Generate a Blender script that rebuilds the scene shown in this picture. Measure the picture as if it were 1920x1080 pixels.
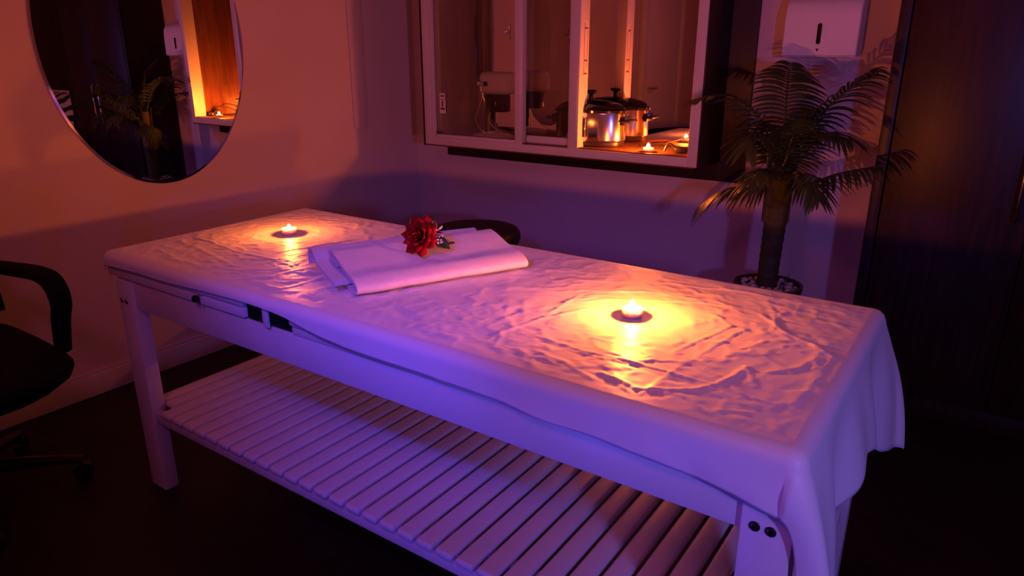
import bpy, bmesh, math, random
import numpy as np
from math import sin, cos, pi, radians, hypot, atan2, sqrt, exp
from mathutils import Vector, Matrix, noise

for o in list(bpy.data.objects):
    bpy.data.objects.remove(o)
S = bpy.context.scene
C = S.collection
random.seed(7)

# ------------------------------------------------------------------ camera
F_PX = 1323.0                       # focal length in pixels of the 1920 px wide frame
YAW, PITCH = radians(34.61), radians(18.34)
CAM = Vector((2.836, -3.133, 1.30))
FW = Vector((-sin(YAW) * cos(PITCH), cos(YAW) * cos(PITCH), -sin(PITCH)))
RT = Vector((cos(YAW), sin(YAW), 0))
DN = FW.cross(RT)
cd = bpy.data.cameras.new('camera')
cd.sensor_width = 36.0
cd.lens = F_PX / 1920.0 * 36.0
cd.clip_start = 0.02
cam = bpy.data.objects.new('camera', cd)
C.objects.link(cam)
R3 = Matrix((RT, -DN, -FW)).transposed()
cam.matrix_world = Matrix.Translation(CAM) @ R3.to_4x4()
S.camera = cam


def ray(x, y):
    return FW + RT * ((x - 960) / F_PX) + DN * ((y - 540) / F_PX)


def onz(x, y, z):
    v = ray(x, y)
    return CAM + v * ((z - CAM.z) / v.z)


# ------------------------------------------------------------------ world and lights
W = bpy.data.worlds.new('world')
S.world = W
W.use_nodes = True
W.node_tree.nodes['Background'].inputs[0].default_value = (0.55, 0.12, 0.22, 1)
W.node_tree.nodes['Background'].inputs[1].default_value = 0.0

CANDLE = 8200.0                     # flame radiance
CANDLE_COL = (1.0, 0.175, 0.020)


def lamp(name, kind, loc, target, power, col, **kw):
    l = bpy.data.lights.new(name, kind)
    l.energy = power
    l.color = col
    for k, v in kw.items():
        setattr(l, k, v)
    o = bpy.data.objects.new(name, l)
    C.objects.link(o)
    o.location = loc
    d = Vector(target) - Vector(loc)
    o.rotation_euler = d.to_track_quat('-Z', 'Y').to_euler()
    return o


# blue mood lamp standing low in front of the table, outside the frame
lamp('blue_floor_lamp_light', 'SPOT', (2.22, -2.95, 0.37), (2.12, -2.185, 0.60), 9.0, (0.05, 0.05, 1.0),
     spot_size=radians(140), spot_blend=1.0, shadow_soft_size=0.05)
# separate, higher blue spot added to colour the towel, aimed across the table
lamp('blue_spot_light', 'SPOT', (2.15, -3.10, 1.60), (1.70, -2.02, 0.76), 46.0, (0.08, 0.055, 1.0),
     spot_size=radians(46), spot_blend=1.0, shadow_soft_size=0.05)
# blue-violet mood lamp at the right-hand side of the room
lamp('violet_lamp_light', 'SPOT', (3.80, -3.10, 1.25), (2.2, -1.0, 0.75), 52.0, (0.24, 0.18, 1.0),
     spot_size=radians(72), spot_blend=0.9, shadow_soft_size=0.06)
# unseen rosy fill added overhead to brighten the table top
lamp('rose_top_fill', 'SPOT', (1.75, -1.75, 2.55), (1.75, -1.80, 0.7), 13.0, (1.0, 0.20, 0.24),
     spot_size=radians(80), spot_blend=0.8, shadow_soft_size=0.10)
# dim rosy fill added behind the camera to tint the whole room
lamp('rose_room_fill', 'AREA', (2.2, -3.6, 2.5), (1.7, -1.2, 0.7), 6.5, (1.0, 0.16, 0.50), size=0.5)

S.view_settings.view_transform = 'Standard'
S.view_settings.look = 'None'
S.view_settings.exposure = 0.12
S.view_settings.gamma = 1.0
S.view_settings.use_curve_mapping = False

# ------------------------------------------------------------------ materials
MATS = {}


def pmat(name, col, rough=0.5, metal=0.0, spec=0.5, var=0.0, vscale=6.0, bump=0.0, bscale=60.0,
         stretch=(1, 1, 1), col2=None, coat=0.0):
    m = bpy.data.materials.new(name)
    m.use_nodes = True
    nt = m.node_tree
    b = nt.nodes['Principled BSDF']
    b.inputs['Base Color'].default_value = (*col, 1)
    b.inputs['Roughness'].default_value = rough
    b.inputs['Metallic'].default_value = metal
    b.inputs['Specular IOR Level'].default_value = spec
    b.inputs['Coat Weight'].default_value = coat
    tc = nt.nodes.new('ShaderNodeTexCoord')
    mp = nt.nodes.new('ShaderNodeMapping')
    mp.inputs['Scale'].default_value = stretch
    nt.links.new(tc.outputs['Object'], mp.inputs[0])
    if var or col2:
        n = nt.nodes.new('ShaderNodeTexNoise')
        n.inputs['Scale'].default_value = vscale
        n.inputs['Detail'].default_value = 5
        nt.links.new(mp.outputs[0], n.inputs['Vector'])
        r = nt.nodes.new('ShaderNodeValToRGB')
        c2 = col2 or tuple(c * (1 - var) for c in col)
        r.color_ramp.elements[0].position = 0.35
        r.color_ramp.elements[1].position = 0.65
        r.color_ramp.elements[0].color = (*c2, 1)
        r.color_ramp.elements[1].color = (*col, 1)
        nt.links.new(n.outputs['Fac'], r.inputs[0])
        nt.links.new(r.outputs[0], b.inputs['Base Color'])
    if bump:
        n = nt.nodes.new('ShaderNodeTexNoise')
        n.inputs['Scale'].default_value = bscale
        n.inputs['Detail'].default_value = 4
        nt.links.new(mp.outputs[0], n.inputs['Vector'])
        bp = nt.nodes.new('ShaderNodeBump')
        bp.inputs['Strength'].default_value = bump
        bp.inputs['Distance'].default_value = 0.004
        nt.links.new(n.outputs['Fac'], bp.inputs['Height'])
        nt.links.new(bp.outputs[0], b.inputs['Normal'])
    MATS[name] = m
    return m


pmat('wall', (0.62, 0.50, 0.50), 0.75, spec=0.25, var=0.06, vscale=2.0, bump=0.05, bscale=150)
pmat('ceiling', (0.45, 0.44, 0.43), 0.85, spec=0.2, var=0.04)
pmat('floor', (0.018, 0.008, 0.007), 0.5, var=0.4, vscale=5, stretch=(1, 6, 1), spec=0.3)
pmat('skirting', (0.62, 0.56, 0.54), 0.5, var=0.05)
pmat('white_paint', (0.74, 0.72, 0.72), 0.42, var=0.06, vscale=9, bump=0.06, bscale=40)
pmat('vinyl', (0.72, 0.70, 0.70), 0.35, var=0.05)
pmat('sheet', (0.80, 0.78, 0.77), 0.46, spec=0.45, bump=0.08, bscale=420)
pmat('towel', (0.84, 0.82, 0.82), 0.85, spec=0.2, bump=0.7, bscale=520, var=0.05, vscale=30)
pmat('dark_wood', (0.026, 0.008, 0.005), 0.42, var=0.55, vscale=7, stretch=(9, 9, 0.7), spec=0.36, bump=0.05, bscale=25)
pmat('case_wood', (0.16, 0.055, 0.022), 0.45, var=0.4, vscale=6, stretch=(6, 6, 0.8), spec=0.4)
pmat('alu_white', (0.60, 0.56, 0.55), 0.38, var=0.03)
pmat('steel', (0.78, 0.74, 0.70), 0.18, metal=1.0, bump=0.02, bscale=30, stretch=(1, 1, 40))
pmat('chrome', (0.8, 0.8, 0.8), 0.12, metal=1.0, var=0.04)
pmat('black_plastic', (0.012, 0.011, 0.011), 0.30, var=0.3)
pmat('black_gloss', (0.008, 0.007, 0.007), 0.10, var=0.2, spec=0.6)
pmat('black_fabric', (0.010, 0.009, 0.009), 0.9, spec=0.1, var=0.3, vscale=40, bump=0.3, bscale=300)
pmat('black_leather', (0.016, 0.010, 0.009), 0.5, spec=0.3, bump=0.2, bscale=150, var=0.2)
pmat('white_plastic', (0.82, 0.78, 0.77), 0.30, var=0.03)
pmat('aluminium', (0.80, 0.78, 0.75), 0.30, metal=1.0, var=0.05, vscale=40)
pmat('wax', (0.88, 0.82, 0.70), 0.4, var=0.03)
pmat('wick', (0.03, 0.02, 0.015), 0.9, var=0.3)
pmat('petal', (0.36, 0.004, 0.004), 0.6, col2=(0.22, 0.002, 0.002), vscale=30, spec=0.15)
pmat('rose_leaf', (0.020, 0.045, 0.014), 0.45, var=0.4, vscale=50)
pmat('sprig', (0.80, 0.80, 0.72), 0.5, var=0.1)
pmat('frond', (0.040, 0.062, 0.016), 0.5, var=0.4, vscale=12, spec=0.35)
pmat('trunk', (0.075, 0.080, 0.024), 0.7, col2=(0.05, 0.045, 0.015), vscale=8, stretch=(2, 2, 9), bump=0.5, bscale=50, spec=0.2)
pmat('plant_pot', (0.045, 0.018, 0.014), 0.4, var=0.3)
pmat('pebble', (0.62, 0.58, 0.52), 0.6, var=0.25, vscale=20)
pmat('paper_label', (0.70, 0.62, 0.60), 0.6, var=0.05)
pmat('ink', (0.10, 0.03, 0.03), 0.7, var=0.2)
pmat('dark_slot', (0.004, 0.004, 0.004), 0.25, var=0.2)  # near-black finish of the slots and the level window
pmat('cable_white', (0.60, 0.55, 0.52), 0.5, var=0.05)
pmat('pot_base', (0.02, 0.012, 0.01), 0.35, var=0.2)

m = bpy.data.materials.new('flame')
m.use_nodes = True
nt = m.node_tree
nt.nodes.clear()
e = nt.nodes.new('ShaderNodeEmission')
e.inputs[0].default_value = (*CANDLE_COL, 1)
e.inputs[1].default_value = CANDLE
ou = nt.nodes.new('ShaderNodeOutputMaterial')
nt.links.new(e.outputs[0], ou.inputs[0])
MATS['flame'] = m


def mirror_mat(name, col, rough):
    m = bpy.data.materials.new(name)
    m.use_nodes = True
    b = m.node_tree.nodes['Principled BSDF']
    b.inputs['Base Color'].default_value = (*col, 1)
    b.inputs['Metallic'].default_value = 1
    b.inputs['Roughness'].default_value = rough
    MATS[name] = m


mirror_mat('mirror', (0.80, 0.80, 0.80), 0.0)
mirror_mat('case_mirror', (0.80, 0.70, 0.64), 0.015)
mirror_mat('mirror_rim', (0.92, 0.92, 0.94), 0.09)

m = bpy.data.materials.new('pane_glass')
m.use_nodes = True
nt = m.node_tree
nt.nodes.clear()
tr = nt.nodes.new('ShaderNodeBsdfTransparent')
tr.inputs[0].default_value = (0.97, 0.96, 0.955, 1)
gl = nt.nodes.new('ShaderNodeBsdfGlossy')
gl.inputs['Roughness'].default_value = 0.0
fr = nt.nodes.new('ShaderNodeFresnel')
fr.inputs[0].default_value = 1.52
mx = nt.nodes.new('ShaderNodeMixShader')
ou = nt.nodes.new('ShaderNodeOutputMaterial')
nt.links.new(fr.outputs[0], mx.inputs[0])
nt.links.new(tr.outputs[0], mx.inputs[1])
nt.links.new(gl.outputs[0], mx.inputs[2])
nt.links.new(mx.outputs[0], ou.inputs[0])
MATS['pane_glass'] = m
MATS['clear_cup'] = m
wb = MATS['wax'].node_tree.nodes['Principled BSDF']
wb.inputs['Subsurface Weight'].default_value = 1.0
wb.inputs['Subsurface Radius'].default_value = (1.0, 0.6, 0.35)
wb.inputs['Subsurface Scale'].default_value = 0.012

# zebra print: wave stripes bent by noise, a flat print
m = bpy.data.materials.new('zebra_print')
m.use_nodes = True
nt = m.node_tree
b = nt.nodes['Principled BSDF']
b.inputs['Roughness'].default_value = 0.9
tc = nt.nodes.new('ShaderNodeTexCoord')
wv = nt.nodes.new('ShaderNodeTexWave')
wv.inputs['Scale'].default_value = 5.0
wv.inputs['Distortion'].default_value = 4.0
wv.inputs['Detail'].default_value = 1.0
wv.inputs['Detail Scale'].default_value = 1.2
wv.bands_direction = 'DIAGONAL'
rp = nt.nodes.new('ShaderNodeValToRGB')
rp.color_ramp.interpolation = 'CONSTANT'
rp.color_ramp.elements[0].color = (0.01, 0.01, 0.01, 1)
rp.color_ramp.elements[1].position = 0.5
rp.color_ramp.elements[1].color = (0.6, 0.57, 0.55, 1)
nt.links.new(tc.outputs['Object'], wv.inputs['Vector'])
nt.links.new(wv.outputs['Fac'], rp.inputs[0])
nt.links.new(rp.outputs[0], b.inputs['Base Color'])
MATS['zebra_print'] = m


# ------------------------------------------------------------------ helpers
def woff(p):
    v = Vector((0, 0, 0))
    while p is not None:
        v += p.location
        p = p.parent
    return v


def tag(o, label, cat, group=None):
    o['label'] = label
    o['category'] = cat
    if group:
        o['group'] = group
    return o


def struct(o):
    o['kind'] = 'structure'
    return o


def empty(name, loc, label, cat, group=None):
    o = bpy.data.objects.new(name, None)
    o.empty_display_size = 0.05
    C.objects.link(o)
    o.location = loc
    return tag(o, label, cat, group)


def mesh(name, V, Fc, mat, parent=None, smooth=True, ang=40, origin=None):
    off = woff(parent)
    og = Vector(origin) if origin is not None else off
    me = bpy.data.meshes.new(name)
    me.from_pydata([tuple(Vector(v) - og) for v in V], [], [tuple(f) for f in Fc])
    me.materials.append(MATS[mat])
    bm = bmesh.new()
    bm.from_mesh(me)
    bmesh.ops.recalc_face_normals(bm, faces=bm.faces)
    bm.to_mesh(me)
    bm.free()
    if smooth:
        for p in me.polygons:
            p.use_smooth = True
        me.set_sharp_from_angle(angle=radians(ang))
    o = bpy.data.objects.new(name, me)
    C.objects.link(o)
    if parent is not None:
        o.parent = parent
    o.location = og - off
    return o


def from_bm(name, bm, mat, parent=None, smooth=True, ang=40, origin=None):
    bm.verts.index_update()
    V = [v.co.copy() for v in bm.verts]
    Fc = [[v.index for v in f.verts] for f in bm.faces]
    bm.free()
    return mesh(name, V, Fc, mat, parent, smooth, ang, origin)


def bm_box(bm, x0, x1, y0, y1, z0, z1, bev=0.0, seg=2, M=None):
    t = bmesh.new()
    vs = [t.verts.new((x, y, z)) for x in (x0, x1) for y in (y0, y1) for z in (z0, z1)]
    for f in ((0, 1, 3, 2), (4, 6, 7, 5), (0, 4, 5, 1), (2, 3, 7, 6), (0, 2, 6, 4), (1, 5, 7, 3)):
        t.faces.new([vs[i] for i in f])
    bmesh.ops.recalc_face_normals(t, faces=t.faces)
    if bev:
        bmesh.ops.bevel(t, geom=list(t.edges), offset=bev, segments=seg, affect='EDGES', profile=0.5)
    if M is not None:
        t.transform(M)
    t.verts.index_update()
    m_ = [bm.verts.new(v.co) for v in t.verts]
    for f in t.faces:
        bm.faces.new([m_[v.index] for v in f.verts])
    t.free()


def box(name, x0, x1, y0, y1, z0, z1, mat, parent=None, bev=0.003, seg=2, M=None, origin=None):
    bm = bmesh.new()
    bm_box(bm, x0, x1, y0, y1, z0, z1, bev, seg, M)
    return from_bm(name, bm, mat, parent, origin=origin)


def lathe_vf(prof, c=(0, 0, 0), n=32, sx=1.0, sy=1.0, M=None):
    """prof: (r, z) from bottom to top, closed with caps where r > 0"""
    V, Fc = [], []
    rings = []
    for r, z in prof:
        if r < 1e-6:
            rings.append([len(V)])
            V.append(Vector((0, 0, z)))
        else:
            rings.append(list(range(len(V), len(V) + n)))
            for k in range(n):
                a = 2 * pi * k / n
                V.append(Vector((r * sx * cos(a), r * sy * sin(a), z)))
    for A, B in zip(rings[:-1], rings[1:]):
        for k in range(n):
            k2 = (k + 1) % n
            if len(A) == 1 and len(B) == 1:
                continue
            if len(A) == 1:
                Fc.append((A[0], B[k], B[k2]))
            elif len(B) == 1:
                Fc.append((A[k], A[k2], B[0]))
            else:
                Fc.append((A[k], A[k2], B[k2], B[k]))
    for Rg, last in ((rings[0], False), (rings[-1], True)):
        if len(Rg) > 1:
            Fc.append(tuple(Rg if last else reversed(Rg)))
    T = Matrix.Translation(Vector(c)) @ (M.to_4x4() if M is not None else Matrix.Identity(4))
    return [T @ v for v in V], Fc


def lathe(name, prof, c, mat, parent=None, n=32, sx=1.0, sy=1.0, M=None, ang=40, origin=None):
    V, Fc = lathe_vf(prof, c, n, sx, sy, M)
    return mesh(name, V, Fc, mat, parent, True, ang, origin)


def tube_vf(pts, rad, n=8, ry=1.0, up=None):
    """tube along a polyline; rad a number or one per point; ry flattens across"""
    pts = [Vector(p) for p in pts]
    if not hasattr(rad, '__len__'):
        rad = [rad] * len(pts)
    V, Fc = [], []
    prev = None
    for i, p in enumerate(pts):
        d = (pts[min(i + 1, len(pts) - 1)] - pts[max(i - 1, 0)]).normalized()
        if prev is None:
            u = Vector(up) if up is not None else (Vector((0, 0, 1)) if abs(d.z) < 0.9 else Vector((1, 0, 0)))
        else:
            u = prev
        u = (u - d * u.dot(d)).normalized()
        prev = u
        w = d.cross(u)
        for k in range(n):
            a = 2 * pi * k / n
            V.append(p + (u * cos(a) + w * sin(a) * ry) * rad[i])
    m_ = len(pts)
    for i in range(m_ - 1):
        for k in range(n):
            k2 = (k + 1) % n
            Fc.append((i * n + k, i * n + k2, (i + 1) * n + k2, (i + 1) * n + k))
    Fc.append(tuple(reversed(range(n))))
    Fc.append(tuple(range((m_ - 1) * n, m_ * n)))
    return V, Fc


def tube(name, pts, rad, mat, parent=None, n=8, ry=1.0, up=None, ang=60):
    V, Fc = tube_vf(pts, rad, n, ry, up)
    return mesh(name, V, Fc, mat, parent, True, ang)


def spline(pts, n=8):
    """Catmull-Rom through pts"""
    P = [Vector(p) for p in pts]
    P = [P[0] * 2 - P[1]] + P + [P[-1] * 2 - P[-2]]
    out = []
    for i in range(1, len(P) - 2):
        for k in range(n):
            t = k / n
            a, b_, c_, d = P[i - 1], P[i], P[i + 1], P[i + 2]
            out.append(0.5 * ((2 * b_) + (c_ - a) * t + (2 * a - 5 * b_ + 4 * c_ - d) * t * t + (3 * b_ - a - 3 * c_ + d) * t ** 3))
    out.append(P[-2])
    return out


def join(parts):
    V, Fc = [], []
    for v, f in parts:
        n = len(V)
        V += list(v)
        Fc += [tuple(i + n for i in q) for q in f]
    return V, Fc


def copy_tree(o, loc, parent=None):
    c = o.copy()
    C.objects.link(c)
    c.parent = parent
    if loc is not None:
        c.location = loc
    for ch in o.children:
        copy_tree(ch, None, c)
    return c


# ------------------------------------------------------------------ room shell
RX, RY, RZ = 5.20, -4.40, 2.60
struct(box('floor', -0.12, RX + 0.12, RY - 0.12, 0.12, -0.10, 0.0, 'floor', bev=0))
struct(box('ceiling', -0.12, RX + 0.12, RY - 0.12, 0.12, RZ, RZ + 0.1, 'ceiling', bev=0))
struct(box('wall_left', -0.12, 0.0, RY, 0.0, 0.0, RZ, 'wall', bev=0))
struct(box('wall_back', -0.12, RX + 0.12, 0.0, 0.12, 0.0, RZ, 'wall', bev=0))
struct(box('wall_right', RX, RX + 0.12, RY, 0.0, 0.0, RZ, 'wall', bev=0))
struct(box('wall_front', -0.12, RX + 0.12, RY - 0.12, RY, 0.0, RZ, 'wall', bev=0))


def skirting(name, pts):
    bm = bmesh.new()
    (x0, y0), (x1, y1) = pts
    bm_box(bm, x0, x1, y0, y1, 0.0, 0.088, 0.004)
    if abs(x1 - x0) < abs(y1 - y0):
        bm_box(bm, x0, x1 - 0.006, y0, y1, 0.086, 0.102, 0.003)
    else:
        bm_box(bm, x0, x1, y0 + 0.006, y1, 0.086, 0.102, 0.003)
    return struct(from_bm(name, bm, 'skirting'))


skirting('baseboard_left', ((0.0, -2.95), (0.018, -0.0)))
skirting('baseboard_back', ((0.018, -0.018), (2.47, 0.0)))
# flat cable trunking running down the left wall near the corner
struct(box('trim_1', 0.0, 0.010, -0.487, -0.392, 0.93, RZ, 'wall', bev=0.003))
# white door in the left wall behind the camera's left shoulder (its casing shows in the case mirror)
d1 = struct(box('door_1', 0.0, 0.035, -3.86, -3.10, 0.005, 2.04, 'white_paint'))
for a, b_ in ((-3.94, -3.87), (-3.09, -3.02)):
    box('door_casing', 0.0, 0.05, a, b_, 0.0, 2.11, 'white_paint', d1)
box('door_casing', 0.0, 0.05, -3.94, -3.02, 2.05, 2.12, 'white_paint', d1)
tube('door_handle', [(0.035, -3.16, 1.0), (0.085, -3.16, 1.0), (0.085, -3.28, 1.0)], 0.009, 'chrome', d1)

# ------------------------------------------------------------------ massage table
TX0, TX1, TY0, TY1 = 0.745, 2.683, -2.185, -1.455      # frame footprint
LEG_W, LEG_D, RAIL_T, RAIL_B = 0.078, 0.044, 0.686, 0.604
LX0 = 0.787
table = empty('massage_table', ((LX0 + TX1) / 2, (TY0 + TY1) / 2, 0),
              'white wooden massage table with a slatted lower shelf, in the middle of the room', 'massage table')
for lx in (LX0, TX1 - LEG_W):
    for ly in (TY0, TY1 - LEG_D):
        lg = box('leg', lx, lx + LEG_W, ly, ly + LEG_D, 0.0, RAIL_T, 'white_paint', table, bev=0.003)
        for dx in (0.022, 0.046):
            front = ly < -1.8
            yy = ly if front else ly + LEG_D
            Mx = Matrix.Rotation(radians(90 if front else -90), 3, 'X')
            lathe('bolt', [(0.0085, -0.003), (0.0085, 0.0015), (0.006, 0.0035), (0.003, 0.0035), (0.0025, 0.001), (0, 0.001)],
                  (lx + dx, yy, 0.623), 'black_plastic' if (front and lx > 2) else 'chrome', lg, n=14, M=Mx)
for ry0, ry1 in ((TY0 + 0.009, TY0 + 0.033), (TY1 - 0.033, TY1 - 0.009)):
    box('long_rail', LX0 + LEG_W, TX1 - LEG_W, ry0, ry1, RAIL_B, RAIL_T, 'white_paint', table)
for rx0 in (LX0 + 0.010, TX1 - 0.034):
    box('end_rail', rx0, rx0 + 0.024, TY0 + LEG_D, TY1 - LEG_D, RAIL_B, RAIL_T, 'white_paint', table)
for by0, by1 in ((TY0 + 0.008, TY0 + 0.030), (TY1 - 0.030, TY1 - 0.008)):
    box('shelf_bearer', LX0 + LEG_W, TX1 - LEG_W, by0, by1, 0.238, 0.272, 'white_paint', table, bev=0.002)
# slats, one mesh shared
SW, SPITCH = 0.0465, 0.0560
nsl = int((TX1 - 0.803 - SW) / SPITCH) + 1
first = first_s = None
for k in range(nsl):
    x = 0.803 + k * SPITCH
    short = x < LX0 + LEG_W + 0.002 or x + SW > TX1 - LEG_W - 0.002
    y0, y1 = (TY0 + LEG_D + 0.001, TY1 - LEG_D - 0.001) if short else (TY0 - 0.002, TY1 + 0.002)
    src = first_s if short else first
    if src is None:
        o = box('slat', x, x + SW, y0, y1, 0.272, 0.291, 'white_paint', table, bev=0.007, seg=3,
                origin=(x + SW / 2, (y0 + y1) / 2, 0.2815))
        if short:
            first_s = o
        else:
            first = o
    else:
        o = src.copy()
        C.objects.link(o)
        o.parent = table
        o.location = Vector((x + SW / 2, (TY0 + TY1) / 2, 0.2815)) - woff(table)
for by0, by1 in ((TY0 + LEG_D + 0.02, TY0 + LEG_D + 0.045), (TY1 - LEG_D - 0.045, TY1 - LEG_D - 0.02)):
    box('slat_support', LX0 + 0.012, TX1 - 0.012, by0, by1, 0.246, 0.272, 'white_paint', table, bev=0.002)
# upholstered sections: head section and main section, each on a board
hp = box('head_cushion', 0.748, 1.392, -2.188, -1.452, 0.716, 0.757, 'vinyl', table, bev=0.012, seg=3)
box('cushion_board', 0.752, 1.391, -2.184, -1.456, 0.692, 0.716, 'white_paint', hp, bev=0.002)
mp_ = box('main_cushion', 1.556, 2.682, -2.186, -1.452, 0.706, 0.757, 'vinyl', table, bev=0.012, seg=3)
box('cushion_board', 1.562, 2.676, -2.178, -1.460, 0.6865, 0.706, 'white_paint', mp_, bev=0.002)
for yy in (-2.186, -1.462):
    box('hinge_strip', 1.467, 1.487, yy, yy + 0.006, 0.688, 0.752, 'white_paint', table, bev=0.001)
kb = lathe('support_knob', [(0.004, -0.012), (0.004, 0.004), (0.009, 0.004), (0.010, 0.010), (0.008, 0.014), (0, 0.015)],
           (1.205, -2.184, 0.707), 'black_plastic', table, n=16, M=Matrix.Rotation(radians(90), 3, 'X'))
box('knob_plate', 1.217, 1.225, -2.192, -2.178, 0.694, 0.722, 'chrome', table, bev=0.001)
box('gap_shade', 1.393, 1.555, -2.174, -1.466, 0.690, 0.748, 'black_fabric', table, bev=0.002)  # added black block standing in for the shade inside the cushion gap

# ------------------------------------------------------------------ draped sheet
ZT = 0.7635
RR = 0.025
SX0, SX1, SY0, SY1 = 0.746, 2.688, -2.194, -1.446
ix0, ix1, iy0, iy1 = SX0 + RR, SX1 - RR, SY0 + RR, SY1 - RR
QA = pi * RR / 2
hem_x = [0.70, 0.769, 0.9, 1.10, 1.24, 1.40, 1.47, 1.563, 1.66, 1.756, 1.99, 2.17, 2.27, 2.357, 2.466, 2.595, 2.70]
hem_z = [0.726, 0.724, 0.728, 0.730, 0.736, 0.740, 0.741, 0.733, 0.716, 0.706, 0.705, 0.700, 0.690, 0.692, 0.685, 0.672, 0.650]


def front_len(x):
    z = np.interp(x, hem_x, hem_z)
    return QA + np.maximum(ZT - RR - z, -0.012)


end_y = [-2.25, -2.10, -1.95, -1.80, -1.68, -1.55, -1.44]
end_l = [0.36, 0.35, 0.25, 0.19, 0.22, 0.31, 0.34]


def end_len(y):
    return np.interp(y, end_y, end_l)


# crease lines followed in the photograph, given as pixels on the table top
CR = [([(1000, 630), (1094, 658), (1178, 677), (1290, 710), (1400, 744), (1465, 760)], 3.2, 5),
      ([(1006, 640), (1098, 668), (1180, 688), (1300, 724)], -2.4, 5),
      ([(1022, 594), (1072, 563), (1108, 559)], 3.0, 7),
      ([(917, 634), (1011, 599), (1105, 580), (1139, 579)], 3.5, 9),
      ([(1078, 566), (1186, 563), (1317, 569), (1358, 574)], 3.0, 8),
      ([(1100, 549), (1200, 548), (1300, 556)], 2.4, 8),
      ([(1261, 663), (1320, 635), (1372, 613), (1350, 598), (1330, 591)], 3.2, 7),
      ([(1283, 686), (1356, 641), (1400, 620)], 2.6, 7),
      ([(1117, 636), (1194, 655), (1233, 672)], 2.6, 5),
      ([(1122, 700), (1192, 728), (1303, 733), (1345, 722), (1394, 697)], 3.5, 7),
      ([(1078, 527), (1261, 533), (1400, 549), (1480, 566)], 2.4, 10),
      ([(1039, 544), (1205, 549), (1317, 563)], 2.0, 8),
      ([(960, 540), (1050, 548), (1130, 545)], 2.2, 10),
      ([(1425, 590), (1475, 625), (1530, 648), (1560, 670), (1530, 715), (1490, 760)], 4.0, 10),
      ([(1350, 720), (1400, 690), (1418, 725)], 3.5, 8),
      ([(1440, 570), (1455, 605), (1500, 612)], 3.0, 8),
      ([(1480, 640), (1430, 640), (1390, 655)], 2.6, 9),
      ([(1440, 700), (1500, 690), (1540, 660)], 3.0, 10),
      ([(1450, 625), (1462, 590)], 2.5, 7), ([(1490, 590), (1502, 570)], 2.2, 7),
      ([(1380, 660), (1440, 675), (1480, 700)], 2.2, 8),
      ([(1200, 740), (1260, 700), (1290, 670)], 2.4, 8),
      ([(1150, 690), (1230, 672)], 2.0, 6), ([(1340, 770), (1400, 775), (1430, 800)], 2.6, 9),
      ([(1000, 660), (1060, 680), (1110, 712)], 2.5, 10),
      ([(920, 610), (970, 590), (1020, 575)], 2.0, 8),
      ([(365, 445), (439, 471), (513, 488), (550, 501)], 3.4, 8),
      ([(498, 534), (528, 541), (560, 533), (617, 516)], 3.0, 6),
      ([(513, 475), (590, 462), (669, 449)], 3.4, 10),
      ([(440, 525), (500, 520), (606, 497)], 2.6, 8),
      ([(380, 430), (450, 420), (500, 424)], 2.6, 9), ([(420, 445), (470, 448), (560, 466)], 2.4, 8),
      ([(440, 410), (560, 408), (690, 425)], 2.4, 10), ([(600, 415), (660, 425), (740, 430)], 2.0, 10),
      ([(560, 480), (620, 470), (690, 452)], 2.2, 8), ([(330, 450), (380, 470), (440, 500)], 2.2, 12),
      ([(300, 470), (340, 490)], 2.0, 12), ([(400, 500), (460, 508), (520, 505)], 2.2, 9),
      ([(580, 440), (640, 436), (700, 440)], 2.2, 9)]
SEG = []
for pts, amp, w in CR:
    P = [onz(px, py, ZT) for px, py in pts]
    for a, b_ in zip(P[:-1], P[1:]):
        SEG.append((a.x, a.y, b_.x, b_.y, amp * 0.001, w * 0.00052))


def fbm(X, Y, sc, ox=0.0, oct=3):
    out = np.zeros(X.size)
    xr, yr = X.ravel(), Y.ravel()
    for i in range(X.size):
        out[i] = noise.fractal(Vector((xr[i] * sc + ox, yr[i] * sc, ox)), 0.9, 2.0, oct)
    return out.reshape(X.shape)


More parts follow.
